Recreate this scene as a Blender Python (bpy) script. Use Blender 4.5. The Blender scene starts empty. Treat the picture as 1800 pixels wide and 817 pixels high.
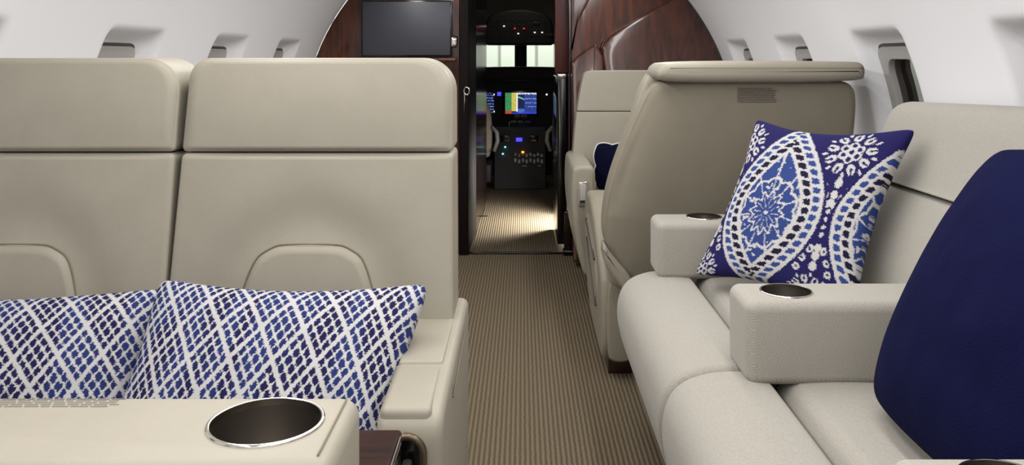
import bpy, bmesh, math, random
import numpy as np
from mathutils import Vector, Matrix
C = bpy.context.scene.collection
PI = math.pi
H = 1.05; F = 1500.0; VX = 918.0; VY = 100.0          # eye height, focal length in px, vanishing point

# ------------------------------------------------------------------ materials
def lin(c):
    return tuple(((v/255)/12.92 if v/255 <= .04045 else ((v/255+.055)/1.055)**2.4) for v in c)
def mat(name, rgb, rough=.5, metal=0., spec=.5, coat=0., bump=None, var=0., emit=None, coat_rough=.05):
    m = bpy.data.materials.new(name); m.use_nodes = True
    nt = m.node_tree; b = nt.nodes['Principled BSDF']
    c = lin(rgb)
    b.inputs['Base Color'].default_value = (*c, 1)
    b.inputs['Roughness'].default_value = rough
    b.inputs['Metallic'].default_value = metal
    b.inputs['Specular IOR Level'].default_value = spec
    b.inputs['Coat Weight'].default_value = coat
    b.inputs['Coat Roughness'].default_value = coat_rough
    tc = nt.nodes.new('ShaderNodeTexCoord')
    if var:
        n = nt.nodes.new('ShaderNodeTexNoise'); n.inputs['Scale'].default_value = 14; n.inputs['Detail'].default_value = 4
        nt.links.new(tc.outputs['Object'], n.inputs['Vector'])
        r = nt.nodes.new('ShaderNodeValToRGB')
        r.color_ramp.elements[0].position = .3; r.color_ramp.elements[1].position = .7
        r.color_ramp.elements[0].color = (*[v*(1-var) for v in c], 1)
        r.color_ramp.elements[1].color = (*[min(1, v*(1+var)) for v in c], 1)
        nt.links.new(n.outputs['Fac'], r.inputs['Fac']); nt.links.new(r.outputs['Color'], b.inputs['Base Color'])
    if bump:
        sc, st = bump
        n2 = nt.nodes.new('ShaderNodeTexNoise'); n2.inputs['Scale'].default_value = sc; n2.inputs['Detail'].default_value = 3
        nt.links.new(tc.outputs['Object'], n2.inputs['Vector'])
        bp = nt.nodes.new('ShaderNodeBump'); bp.inputs['Strength'].default_value = st; bp.inputs['Distance'].default_value = .002
        nt.links.new(n2.outputs['Fac'], bp.inputs['Height']); nt.links.new(bp.outputs['Normal'], b.inputs['Normal'])
    if emit:
        b.inputs['Emission Color'].default_value = (*lin(emit[0]), 1); b.inputs['Emission Strength'].default_value = emit[1]
    return m

def wood(name, a, b_, rough=.12, scale=3.0, axis='Z'):
    m = mat(name, a, rough, coat=.5, spec=.4, coat_rough=.08); nt = m.node_tree; b = nt.nodes['Principled BSDF']
    tc = nt.nodes.new('ShaderNodeTexCoord'); mp = nt.nodes.new('ShaderNodeMapping')
    mp.inputs['Scale'].default_value = {'Z': (9, 9, 1.2), 'X': (1.2, 9, 9), 'Y': (9, 1.2, 9)}[axis]
    n = nt.nodes.new('ShaderNodeTexNoise'); n.inputs['Scale'].default_value = scale; n.inputs['Detail'].default_value = 6
    n.inputs['Distortion'].default_value = .8
    r = nt.nodes.new('ShaderNodeValToRGB'); r.color_ramp.elements[0].position = .35; r.color_ramp.elements[1].position = .7
    r.color_ramp.elements[0].color = (*lin(a), 1); r.color_ramp.elements[1].color = (*lin(b_), 1)
    nt.links.new(tc.outputs['Object'], mp.inputs['Vector']); nt.links.new(mp.outputs['Vector'], n.inputs['Vector'])
    nt.links.new(n.outputs['Fac'], r.inputs['Fac']); nt.links.new(r.outputs['Color'], b.inputs['Base Color'])
    return m

def attrmat(name, attr='Pattern', rough=.85, emit=0., bump=(900, .25), sheen=0.):
    m = mat(name, (120, 120, 120), rough, bump=bump, spec=.2); nt = m.node_tree; b = nt.nodes['Principled BSDF']
    a = nt.nodes.new('ShaderNodeAttribute'); a.attribute_name = attr
    if emit:
        b.inputs['Base Color'].default_value = (.01, .01, .012, 1)
        nt.links.new(a.outputs['Color'], b.inputs['Emission Color']); b.inputs['Emission Strength'].default_value = emit
    else:
        nt.links.new(a.outputs['Color'], b.inputs['Base Color']); b.inputs['Sheen Weight'].default_value = sheen
    return m

def carpet_mat():
    m = mat('ribbed_carpet', (120, 104, 82), 1.0, spec=.05); nt = m.node_tree; b = nt.nodes['Principled BSDF']
    L = nt.links.new; N = nt.nodes.new
    tc = N('ShaderNodeTexCoord'); sp = N('ShaderNodeSeparateXYZ'); L(tc.outputs['Object'], sp.inputs[0])
    def math_(op, a, bb):
        n = N('ShaderNodeMath'); n.operation = op
        for i, v in enumerate((a, bb)):
            if hasattr(v, 'links'): L(v, n.inputs[i])
            elif v is not None: n.inputs[i].default_value = v
        return n.outputs[0]
    no = N('ShaderNodeTexNoise'); no.inputs['Scale'].default_value = 40; L(tc.outputs['Object'], no.inputs['Vector'])
    x = math_('ADD', sp.outputs[0], math_('MULTIPLY', no.outputs['Fac'], .004))
    s = math_('SINE', math_('MULTIPLY', x, 2*PI/.0135), None)
    rib = math_('POWER', math_('ADD', math_('MULTIPLY', s, .5), .5), .8)
    ty = math_('SINE', math_('MULTIPLY', sp.outputs[1], 2*PI/.012), None)
    n3 = N('ShaderNodeTexNoise'); n3.inputs['Scale'].default_value = 260; L(tc.outputs['Object'], n3.inputs['Vector'])
    h = math_('ADD', rib, math_('MULTIPLY', ty, .10)); h = math_('ADD', h, math_('MULTIPLY', math_('SUBTRACT', n3.outputs['Fac'], .5), 1.1))
    r = N('ShaderNodeValToRGB'); r.color_ramp.elements[0].position = .0; r.color_ramp.elements[1].position = 1.0
    r.color_ramp.elements[0].color = (*lin((84, 74, 60)), 1); r.color_ramp.elements[1].color = (*lin((120, 108, 89)), 1)
    L(h, r.inputs['Fac']); L(r.outputs['Color'], b.inputs['Base Color'])
    bp = N('ShaderNodeBump'); bp.inputs['Strength'].default_value = .6; bp.inputs['Distance'].default_value = .004
    L(h, bp.inputs['Height']); L(bp.outputs['Normal'], b.inputs['Normal'])
    return m

def weave_mat(name, rgb, dark):
    m = mat(name, rgb, .95, spec=.15); nt = m.node_tree; b = nt.nodes['Principled BSDF']
    L = nt.links.new; N = nt.nodes.new
    b.inputs['Sheen Weight'].default_value = .15
    tc = N('ShaderNodeTexCoord'); sp = N('ShaderNodeSeparateXYZ'); L(tc.outputs['Object'], sp.inputs[0])
    def math_(op, a, bb=None):
        n = N('ShaderNodeMath'); n.operation = op
        for i, v in enumerate((a, bb)):
            if hasattr(v, 'links'): L(v, n.inputs[i])
            elif v is not None: n.inputs[i].default_value = v
        return n.outputs[0]
    # herringbone: diagonal twill lines whose direction flips every few centimetres
    u = math_('ADD', sp.outputs[0], math_('MULTIPLY', sp.outputs[1], 1.0))
    tri = math_('PINGPONG', sp.outputs[2], .022)
    zz = math_('ADD', math_('MULTIPLY', tri, .6), sp.outputs[1])
    zz = math_('ADD', zz, math_('MULTIPLY', math_('PINGPONG', sp.outputs[0], .02), .6))
    zz = math_('ADD', zz, math_('MULTIPLY', sp.outputs[0], 1.0))
    s = math_('SINE', math_('MULTIPLY', zz, 2*PI/.0031))
    n3 = N('ShaderNodeTexNoise'); n3.inputs['Scale'].default_value = 420; n3.inputs['Detail'].default_value = 2; L(tc.outputs['Object'], n3.inputs['Vector'])
    h = math_('ADD', math_('MULTIPLY', s, .16), n3.outputs['Fac'])
    r = N('ShaderNodeValToRGB'); r.color_ramp.elements[0].position = .1; r.color_ramp.elements[1].position = .85
    r.color_ramp.elements[0].color = (*lin(dark), 1); r.color_ramp.elements[1].color = (*lin(rgb), 1)
    L(h, r.inputs['Fac']); L(r.outputs['Color'], b.inputs['Base Color'])
    bp = N('ShaderNodeBump'); bp.inputs['Strength'].default_value = .12; bp.inputs['Distance'].default_value = .001
    L(h, bp.inputs['Height']); L(bp.outputs['Normal'], b.inputs['Normal'])
    return m

def glass_mat(name, tint, gloss=.12):
    m = bpy.data.materials.new(name); m.use_nodes = True; nt = m.node_tree; nt.nodes.clear()
    o = nt.nodes.new('ShaderNodeOutputMaterial'); mx = nt.nodes.new('ShaderNodeMixShader')
    t = nt.nodes.new('ShaderNodeBsdfTransparent'); g = nt.nodes.new('ShaderNodeBsdfGlossy')
    t.inputs[0].default_value = (*lin(tint), 1); g.inputs['Roughness'].default_value = .05
    f = nt.nodes.new('ShaderNodeFresnel'); f.inputs[0].default_value = 1.45
    nt.links.new(f.outputs[0], mx.inputs[0]); nt.links.new(t.outputs[0], mx.inputs[1]); nt.links.new(g.outputs[0], mx.inputs[2])
    nt.links.new(mx.outputs[0], o.inputs[0]); return m

M = {}
M['leather'] = mat('cream_leather', (150, 144, 130), .48, spec=.35, bump=(420, .12), var=.03)
M['leather_dark'] = mat('cream_leather_shell', (140, 133, 118), .5, spec=.3, bump=(420, .12), var=.03)
M['thread'] = mat('seam_thread', (120, 108, 88), .8)
M['liner'] = mat('white_cabin_liner', (240, 240, 243), .6, spec=.25)
M['frame'] = mat('grey_window_frame', (168, 165, 162), .45)
M['gasket'] = mat('dark_gasket', (70, 66, 62), .6)
M['shade'] = mat('window_shade', (128, 112, 92), .7)
M['carpet'] = carpet_mat()
M['sofa'] = weave_mat('woven_sofa_fabric', (170, 166, 157), (140, 135, 126))
M['wood'] = wood('mahogany_veneer', (58, 26, 15), (98, 48, 26))
M['wood_dark'] = wood('dark_mahogany', (30, 11, 9), (52, 20, 13), rough=.1)
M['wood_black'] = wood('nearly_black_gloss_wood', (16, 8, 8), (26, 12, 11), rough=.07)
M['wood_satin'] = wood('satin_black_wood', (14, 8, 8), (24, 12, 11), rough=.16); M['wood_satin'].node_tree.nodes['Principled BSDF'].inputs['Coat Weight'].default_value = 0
M['wood_sheen'] = wood('polished_mahogany_panel', (50, 24, 17), (84, 42, 28), rough=.27)
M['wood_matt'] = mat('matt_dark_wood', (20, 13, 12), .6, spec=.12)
M['wood_red'] = wood('red_brown_door_wood', (58, 18, 12), (84, 28, 18), rough=.4); M['wood_red'].node_tree.nodes['Principled BSDF'].inputs['Coat Weight'].default_value = .05
M['wood_table'] = wood('table_burl_wood', (26, 12, 9), (52, 22, 14), rough=.45, scale=5, axis='X'); M['wood_table'].node_tree.nodes['Principled BSDF'].inputs['Coat Weight'].default_value = .06; M['wood_table'].node_tree.nodes['Principled BSDF'].inputs['Specular IOR Level'].default_value = .1
M['screen'] = mat('switched_off_screen', (56, 57, 66), .4, spec=.5)  # base grey lightened to carry the reflection on the screen
M['chrome'] = mat('polished_chrome', (215, 212, 205), .12, 1.0)
M['steel'] = mat('brushed_steel', (125, 118, 110), .36, 1.0)
M['bronze'] = mat('bronze_rim', (100, 88, 72), .35, .8)
M['black'] = mat('matte_black', (10, 10, 11), .6)
M['black_gloss'] = mat('gloss_black', (9, 8, 9), .15)
M['navy'] = mat('navy_knit', (17, 19, 52), .95, spec=.05, bump=(300, .5), var=.10)
M['navy_dark'] = mat('dark_navy_fabric', (12, 13, 36), .95, spec=.05, bump=(300, .3))
M['piping'] = mat('white_piping', (205, 205, 205), .8)
M['print'] = mat('grey_print', (104, 99, 92), .8)
M['cock_grey'] = mat('cockpit_liner', (120, 116, 108), .8)
M['pilot'] = mat('sheepskin_cover', (165, 155, 145), 1.0, bump=(200, .5))
M['pedestal'] = mat('radio_panel_grey', (52, 50, 48), .6)
M['knob'] = mat('pale_knob', (205, 200, 190), .5)
M['plinth'] = wood('sofa_plinth_wood', (40, 20, 18), (58, 30, 26), rough=.3)
M['ikat'] = attrmat('ikat_print'); M['ogee'] = attrmat('ogee_print')
M['display'] = attrmat('display_glow', emit=1.2, rough=.2, bump=(900, 0.0))
M['glass'] = glass_mat('window_glass', (225, 225, 220))
M['hangar'] = mat('white_hangar_cladding', (226, 232, 226), .7)
def emis(name, c, s): return mat(name, (5, 5, 5), .4, emit=(c, s))
M['e_red'] = emis('red_lamp', (255, 40, 30), 3); M['e_white'] = emis('white_lamp', (255, 250, 240), 3)
M['e_amber'] = emis('amber_lamp', (255, 150, 40), 3); M['e_cyan'] = emis('cyan_lamp', (120, 220, 255), 2)
M['e_blue'] = emis('blue_lamp', (70, 70, 230), 1.6)

# ------------------------------------------------------------------ object helpers
def link(name, me, m=None, parent=None, smooth=True):
    o = bpy.data.objects.new(name, me); C.objects.link(o)
    if m: me.materials.append(m)
    if smooth:
        me.polygons.foreach_set('use_smooth', [True]*len(me.polygons)); me.update()
    if parent: o.parent = parent
    return o
def mesh(name, vs, fs, m, parent=None, smooth=True):
    me = bpy.data.meshes.new(name); me.from_pydata([tuple(v) for v in vs], [], fs); me.update()
    return link(name, me, m, parent, smooth)
def autosm(o, deg=35):
    me = o.data; bm = bmesh.new(); bm.from_mesh(me)
    for e in bm.edges:
        if len(e.link_faces) == 2 and e.calc_face_angle(0) > math.radians(deg): e.smooth = False
    bm.to_mesh(me); bm.free(); return o
def thing(name, label, cat, loc=(0, 0, 0), group=None):
    o = bpy.data.objects.new(name, None); C.objects.link(o); o.empty_display_size = .05
    o.location = loc; o['label'] = label; o['category'] = cat
    if group: o['group'] = group
    return o
def tag(o, label, cat, group=None):
    o['label'] = label; o['category'] = cat
    if group: o['group'] = group
    return o
def struct(o): o['kind'] = 'structure'; return o
def rebase(t, p):
    """shift an Empty to p while keeping its children's world place"""
    for ch in t.children: ch.location = Vector(ch.location) - (Vector(p) - Vector(t.location))
    t.location = p

def bmo(name, bm, m, parent=None, smooth=True, deg=35):
    me = bpy.data.meshes.new(name); bmesh.ops.recalc_face_normals(bm, faces=bm.faces[:])
    bm.to_mesh(me); bm.free(); o = link(name, me, m, parent, smooth)
    if smooth: autosm(o, deg)
    return o
def bbox(bm, x0, x1, y0, y1, z0, z1, r=0, seg=3):
    g = bmesh.ops.create_cube(bm, size=1); vs = g['verts']
    for v in vs:
        v.co = Vector(((x0+x1)/2+v.co.x*(x1-x0), (y0+y1)/2+v.co.y*(y1-y0), (z0+z1)/2+v.co.z*(z1-z0)))
    if r:
        es = list({e for v in vs for e in v.link_edges})
        bmesh.ops.bevel(bm, geom=es, offset=r, segments=seg, profile=.5, affect='EDGES')
def box(name, x0, x1, y0, y1, z0, z1, m, parent=None, r=0, seg=3, fn=None):
    bm = bmesh.new(); bbox(bm, x0, x1, y0, y1, z0, z1, r, seg)
    if fn:
        for v in bm.verts: v.co = Vector(fn(*v.co))
    return bmo(name, bm, m, parent)
def boxes(name, L, m, parent=None, r=0, seg=2):
    bm = bmesh.new()
    for b in L: bbox(bm, *b, r=r, seg=seg)
    return bmo(name, bm, m, parent)
def tube(name, pts, r, m, parent=None, n=8, closed=False):
    pts = [Vector(p) for p in pts]; N = len(pts); vs = []; fs = []
    up = Vector((0, 0, 1)); prev = None
    for i, p in enumerate(pts):
        if closed: t = pts[(i+1) % N]-pts[i-1]
        else: t = pts[min(i+1, N-1)]-pts[max(i-1, 0)]
        t.normalize()
        if prev is None:
            a = t.cross(up) if abs(t.z) < .9 else t.cross(Vector((1, 0, 0)))
        else: a = prev - t*prev.dot(t)
        a.normalize(); prev = a; b = t.cross(a)
        for k in range(n):
            th = 2*PI*k/n; vs.append(p+(a*math.cos(th)+b*math.sin(th))*r)
    for i in range(N if closed else N-1):
        j = (i+1) % N
        for k in range(n):
            l = (k+1) % n; fs.append((i*n+k, i*n+l, j*n+l, j*n+k))
    if not closed: fs += [tuple(range(n))[::-1], tuple((N-1)*n+k for k in range(n))]
    return mesh(name, vs, fs, m, parent)
def lathe(name, prof, cx, cy, m, parent=None, n=64):
    vs = []; fs = []
    for (r, z) in prof:
        for k in range(n): th = 2*PI*k/n; vs.append((cx+r*math.cos(th), cy+r*math.sin(th), z))
    for i in range(len(prof)-1):
        for k in range(n): l = (k+1) % n; fs.append((i*n+k, i*n+l, (i+1)*n+l, (i+1)*n+k))
    return autosm(mesh(name, vs, fs, m, parent), 50)

def resample(pts, n, closed=True):
    P = np.array(pts, float)
    if closed: P = np.vstack([P, P[:1]])
    d = np.r_[0, np.cumsum(np.hypot(*np.diff(P, axis=0).T))]
    t = np.linspace(0, d[-1], n+1)[:-1] if closed else np.linspace(0, d[-1], n)
    return np.c_[np.interp(t, d, P[:, 0]), np.interp(t, d, P[:, 1])]
def rrect(x0, x1, z0, z1, r, n=160):
    """rounded rectangle (CCW); r = single or (bl, br, tr, tl)"""
    if not isinstance(r, tuple): r = (r,)*4
    pts = []
    for (cx, cz, rr, a0) in ((x0+r[0], z0+r[0], r[0], PI), (x1-r[1], z0+r[1], r[1], 1.5*PI), (x1-r[2], z1-r[2], r[2], 0), (x0+r[3], z1-r[3], r[3], .5*PI)):
        for k in range(13): a = a0+k*PI/24; pts.append((cx+rr*math.cos(a), cz+rr*math.sin(a)))
    return resample(pts, n)
def smooth_poly(ctrl, n=160, it=3):
    P = np.array(ctrl, float)
    for _ in range(it):
        Q = np.roll(P, -1, 0); P = np.stack([.75*P+.25*Q, .25*P+.75*Q], 1).reshape(-1, 2)
    return resample(P, n)
def area(P): return .5*np.sum(P[:, 0]*np.roll(P[:, 1], -1)-np.roll(P[:, 0], -1)*P[:, 1])
def inset_ring(P, N, r):
    Q = P-N*r
    for _ in range(14):
        D = Q[:, None]-P[None]; d = np.hypot(D[..., 0], D[..., 1]); j = d.argmin(1); dm = d[np.arange(len(Q)), j]
        bad = dm < r*.995
        if not bad.any(): break
        side = np.sum((Q-P[j])*N[j], 1) > 0                     # slipped outside
        dirv = (Q-P[j])/np.maximum(dm, 1e-7)[:, None]; dirv[side | (dm < 1e-6)] = -N[j][side | (dm < 1e-6)]
        Q[bad] = (P[j]+dirv*r*1.002)[bad]
    return Q
def pad(name, P, t, r, fn, m, parent=None, disp=None, nr=20, seg=6, rb=None, crown=0.):
    """upholstered slab: outline P in (a,b), depth c from 0 (back) to t (face); r rounds the face edge, rb the back edge"""
    P = np.array(P)
    if area(P) < 0: P = P[::-1]
    rb = r if rb is None else rb
    T = np.roll(P, -1, 0)-np.roll(P, 1, 0); T /= np.maximum(np.linalg.norm(T, axis=1, keepdims=True), 1e-9)
    N = np.c_[T[:, 1], -T[:, 0]]
    c = P.mean(0); n = len(P); rings = []
    Pb = inset_ring(P, N, rb); 
    rings.append((c+(Pb-c)*.02, np.full(n, 0.)))
    for k in range(seg+1):
        a = k/seg*PI/2; rings.append((Pb+(P-Pb)*math.sin(a), np.full(n, rb*(1-math.cos(a)))))
    Pf = inset_ring(P, N, r)
    for k in range(seg+1):
        a = k/seg*PI/2; rings.append((Pf+(P-Pf)*math.cos(a), np.full(n, t-r*(1-math.sin(a)))))
    for k in range(1, nr+1):
        s = 1-k/nr; s = max(s, .01)
        q = c+(Pf-c)*s; rings.append((q, t+crown*np.full(n, 1-s**2.2)))
    vs = []; 
    for (q, z) in rings:
        for i in range(n):
            a, b, cc = q[i, 0], q[i, 1], z[i]
            if disp and cc >= t-1e-6: cc += disp(a, b)
            vs.append(fn(a, b, cc))
    fs = []
    for j in range(len(rings)-1):
        for i in range(n): l = (i+1) % n; fs.append((j*n+i, j*n+l, (j+1)*n+l, (j+1)*n+i))
    fs.append(tuple(range(n))[::-1]); fs.append(tuple((len(rings)-1)*n+i for i in range(n)))
    o = mesh(name, vs, fs, m, parent)
    bm = bmesh.new(); bm.from_mesh(o.data); bmesh.ops.recalc_face_normals(bm, faces=bm.faces[:]); bm.to_mesh(o.data); bm.free()
    o.data.polygons.foreach_set('use_smooth', [True]*len(o.data.polygons)); return o
def cut(o, cutter):
    cutter.parent = o.parent; bpy.context.view_layer.update()
    md = o.modifiers.new('b', 'BOOLEAN'); md.operation = 'DIFFERENCE'; md.object = cutter; md.solver = 'EXACT'
    dg = bpy.context.evaluated_depsgraph_get(); me = bpy.data.meshes.new_from_object(o.evaluated_get(dg))
    o.modifiers.clear(); o.data = me; bpy.data.objects.remove(cutter); autosm(o, 40); return o
def cyl(cx, cy, z0, z1, r, n=64):
    bm = bmesh.new(); bmesh.ops.create_cone(bm, cap_ends=True, segments=n, radius1=r, radius2=r, depth=z1-z0)
    for v in bm.verts: v.co += Vector((cx, cy, (z0+z1)/2))
    return bmo('cutter', bm, None)
def cup_holder(parent, cx, cy, z, r, depth=.07):
    k = bpy.data.objects.new('cup_holder', None); C.objects.link(k); k.parent = parent
    lathe('rim', [(r-.0025, z-.004), (r-.0025, z+.002), (r-.0010, z+.0026), (r+.0004, z+.002), (r+.001, z+.0005), (r+.001, z-.002)], cx, cy, M['chrome'], k)
    lathe('liner', [(r-.0022, z), (r-.0035, z-depth+.01), (r-.012, z-depth), (.001, z-depth)], cx, cy, M['steel'], k)
    return k

# ------------------------------------------------------------------ cabin shell
AX, ZC, R = -.036, .66, 1.134
Y0, YB = -1.0, 4.55
WY = [-.73+.78*k for k in range(7)]                     # window stations
WINS = [y for y in WY if -.9 < y < 4.3]
def sstep(a, b, x):
    t = np.clip((x-a)/(b-a), 0, 1); return t*t*(3-2*t)
def recess(y, z, off=0.):
    d = 0*y
    for yc in WINS:
        u = np.abs(y-yc-off); s = 1-sstep(.138, .176, u)
        zz = sstep(.66, .72, z)*(1-sstep(1.068, 1.136, z)); d = np.maximum(d, s*zz)
    return d*.060
def wall(name, sgn):
    ys = np.arange(Y0, YB+.001, .0125); zs = np.r_[np.linspace(0, .6, 16), np.linspace(.62, 1.2, 60), np.linspace(1.22, 1.45, 14)]
    Yg, Zg = np.meshgrid(ys, zs, indexing='ij')
    ang = np.arcsin(np.clip((Zg-ZC)/R, -1, 1)); rr = R+recess(Yg, Zg, .05*(sgn > 0))
    X = AX+sgn*rr*np.cos(ang); Z = ZC+rr*np.sin(ang)
    Z = np.where(Zg <= 0, 0, Z)
    n, m_ = X.shape; vs = np.stack([X, Yg, Z], -1).reshape(-1, 3); fs = []
    for i in range(n-1):
        yc = (ys[i]+ys[i+1])/2
        near = min(abs(yc-w-.05*(sgn > 0)) for w in WINS)
        for j in range(m_-1):
            zc = (zs[j]+zs[j+1])/2
            if near < .105 and .755 < zc < 1.045: continue
            a = i*m_+j; f = (a, a+1, a+m_+1, a+m_); fs.append(f if sgn < 0 else f[::-1])
    return struct(mesh(name, vs, fs, M['liner']))
wall('wall_left', -1); wall('wall_right', 1)
# ceiling
a0 = math.asin((1.45-ZC)/R); vs = []; fs = []; n = 40
for y in (Y0, YB):
    for k in range(n+1):
        a = a0+(PI-2*a0)*k/n; vs.append((AX+R*math.cos(a), y, ZC+R*math.sin(a)))
for k in range(n): fs.append((k, k+1, n+1+k+1, n+1+k))
struct(mesh('ceiling', vs, fs, M['liner']))
fl = struct(box('floor', -1.1, 1.05, Y0, 8.2, -.03, 0, M['carpet']))
# aft bulkhead behind the camera
P = [(AX+R*math.cos(a), ZC+R*math.sin(a)) for a in np.linspace(-.62, PI+.62, 60)]
struct(pad('wall_back', resample(P, 160), .04, .002, lambda a, b, c: (a, Y0-.04+c, max(b, 0)), M['liner'], nr=2, seg=2))
# windows
k = 0
for sgn in (-1, 1):
    for yc in WINS:
        k += 1
        def wf(a, b, c, sgn=sgn, yc=yc, off=0.):
            an = math.asin((b-ZC)/R); rr = R+.056-c
            return (AX+sgn*rr*math.cos(an), yc+a+.05*(sgn > 0), ZC+rr*math.sin(an))
        t = bpy.data.objects.new('window_%d' % k, None); C.objects.link(t); t['kind'] = 'structure'
        outer = rrect(-.138, .138, .735, 1.062, .035, 120); inner = rrect(-.096, .096, .775, 1.028, .05, 120)
        def ring(name, A, B, c0, c1, m):
            vs = []
            lev = [(A, c0), (A, c1-.003), (A*.98+B*.02, c1), (A*.05+B*.95, c1), (B, c1-.004), (B, c0-.02)]
            for (Q, c) in lev:
                for p in Q: vs.append(wf(p[0], p[1], c))
            n = len(A); fs = [(j*n+i, j*n+(i+1) % n, (j+1)*n+(i+1) % n, (j+1)*n+i) for j in range(len(lev)-1) for i in range(n)]
            return autosm(mesh(name, vs, fs, m, t), 50)
        ring('window_frame', outer, inner, -.01, .012, M['frame'])
        ring('gasket', inner*1.0, np.array([(p[0]*.94, .8985+(p[1]-.8985)*.95) for p in inner]), -.03, -.006, M['gasket'])
        ring('trim_line', rrect(-.145, .145, .729, 1.069, .035, 120), outer, -.01, .004, M['gasket'])
        pv = [wf(a, b, -.022) for a in (-.10, .10) for b in (.77, .86, .94, 1.033)]
        mesh('pane', pv, [(0, 1, 5, 4), (1, 2, 6, 5), (2, 3, 7, 6)], M['glass'], t)
        # half-drawn tan shade behind the pane
        pv = [wf(a, b, -.04) for a in (-.1, -.02) for b in (.76, .86, .94, 1.035)]
        mesh('shade', pv, [(0, 1, 5, 4), (1, 2, 6, 5), (2, 3, 7, 6)], M['shade'], t)

# ------------------------------------------------------------------ forward bulkhead
def px(x, y, Y): return ((x-VX)/F*Y, H-(y-VY)/F*Y)
def halfw(z): return math.sqrt(max(R*R-(z-ZC)**2, 0))
def panel(name, pts, y, t, r, m, parent=None, n=200, nr=4, tilt=0.):
    return pad(name, resample(pts, n), t, r, lambda a, b, c: (a, y-c-tilt*(1.38-b), b), m, parent, nr=nr, seg=4, rb=.001)
zs = np.linspace(0.0, 1.70, 30)
left = [(-.30, 0)]+[(-.30, 1.70)]+[(AX-halfw(z)+.002, z) for z in zs[::-1] if AX-halfw(z) < -.30]
struct(panel('wall_front_left', left, YB+.03, .03, .004, M['wood']))
right = [(.25, 0)]+[(AX+halfw(z)-.002, z) for z in zs if AX+halfw(z) > .25]+[(.25, 1.70)]
struct(panel('wall_front_right', right, YB+.03, .03, .004, M['wood']))
struct(box('wall_front_header', -.42, .42, YB, YB+.03, 1.66, 1.80, M['wood_dark'], r=.004))
# moulded wood panels on the right half
Yp = 4.50
def pp(l): return [px(x, y, Yp) for x, y in l]
cur = [(AX+halfw(z)-.004, z) for z in np.linspace(.4, 1.365, 16)]
A_ = pp([(1060, 130), (1056, 100), (1056, 84), (1060, 73), (1070, 63), (1090, 50), (1140, 22), (1178, 1), (1190, -6)])
panelA = panel('wood_panel', A_[::-1]+[(.41, .4)]+[(AX+halfw(.4)-.004, .4)]+cur, YB, .10, .018, M['wood_sheen'], tilt=.16, nr=8, n=300)
panelA = struct(panelA); panelA.name = 'trim_1'
B_ = pp([(1003, 440), (1003, 112), (1010, 101), (1030, 86), (1046, 77), (1049, 84), (1058, 100), (1064, 440)])
b2 = struct(panel('trim_2', B_, YB, .095, .012, M['wood_sheen'], tilt=.16)) 
C_ = pp([(1004, -60), (1062, -60), (1034, 5), (1016, 38), (1010, 70), (1004, 96)])
struct(panel('trim_3', C_, YB, .045, .008, M['wood_sheen']))
# jambs
struct(box('trim_4', .245, .262, YB-.03, YB+.05, 0, 1.72, M['wood_black'], r=.006))
struct(box('trim_5', .176, .25, YB+.03, YB+.09, .965, 1.72, M['wood_red'], r=.004))
struct(box('trim_6', -.335, -.285, YB-.035, YB+.05, 0, 1.72, M['wood_matt'], r=.006))
struct(box('trim_7', -.285, .36, YB-.01, YB+.02, 0, .008, M['black_gloss'], r=.002))
foot = struct(box('trim_8', .215, .34, YB-.05, YB+.03, 0, .03, M['black_gloss'], r=.008))
struct(box('trim_9', .222, .30, YB-.02, YB+.02, .03, .23, M['wood_black'], r=.006))
# pocket door with chrome cap
d = thing('pocket_door', 'black gloss pocket door edge with chrome cap at right of cockpit doorway', 'door', (.215, 4.62, 0))
box('door_leaf', -.025, .025, -.02, .6, .04, .94, M['black_gloss'], d, r=.006)
box('chrome_cap', -.024, .024, -.024, .02, .90+.035, .96, M['chrome'], d, r=.004)
tube('edge_rail', [(-.012, -.026, .1), (-.012, -.026, .93)], .004, M['steel'], d)
# latch on the left jamb
lt = bpy.data.objects.new('door_latch', None); C.objects.link(lt); lt.location = (-.305, 4.51, .85); lt['label'] = 'round chrome latch'; lt.parent = bpy.data.objects['trim_6']
tube('ring', [(.014*math.cos(a)+.012, -.006, .02+.02*math.sin(a)) for a in np.linspace(0, 2*PI, 24)[:-1]], .004, M['chrome'], lt, closed=True)
tube('bar', [(0, -.004, .01), (0, -.004, -.1)], .004, M['steel'], lt)
# monitor
(x0, z1), (x1, z0) = px(637, 3, 4.47), px(791, 97, 4.47)
mo = thing('wall_monitor', 'switched-off dark grey widescreen monitor on the wooden front wall', 'monitor', ((x0+x1)/2, 4.5, z0))
w = (x1-x0)/2; h = z1-z0
box('bezel', -w-.008, w+.008, -.02, .05, -.008, h+.008, M['black_gloss'], mo, r=.004)
box('screen', -w, w, -.026, -.018, 0, h, M['screen'], mo, r=.002)
struct(box('trim_10', x0-.02, x1+.03, 4.49, 4.56, z0-.035, z0-.012, M['wood'], r=.006))
hk = thing('highlight_piece', 'small chrome piece standing in for a highlight at the right of the dark monitor', 'highlight', (px(797, 70, 4.48)[0], 4.54, px(797, 70, 4.48)[1]))  # chrome piece added to stand in for the highlight on the wood
pad('highlight_cap', rrect(-.02, .02, -.03, .03, .018, 60), .06, .015, lambda a, b, c: (a, -c, b-c*.2), M['chrome'], hk, nr=3)
hk = thing('coat_hook', 'small curved metal coat hook on the right wooden panel', 'hook', (px(1106, 66, 4.47)[0], 4.485, px(1106, 66, 4.47)[1]))
tube('hook_arm', [(-.02, -.006, .018), (-.012, -.012, .012), (-.004, -.016, 0), (.006, -.014, -.012), (.018, -.008, -.014)], .003, M['bronze'], hk)
box('back_plate', -.022, -.010, -.008, .002, .008, .026, M['bronze'], hk, r=.001)

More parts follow.
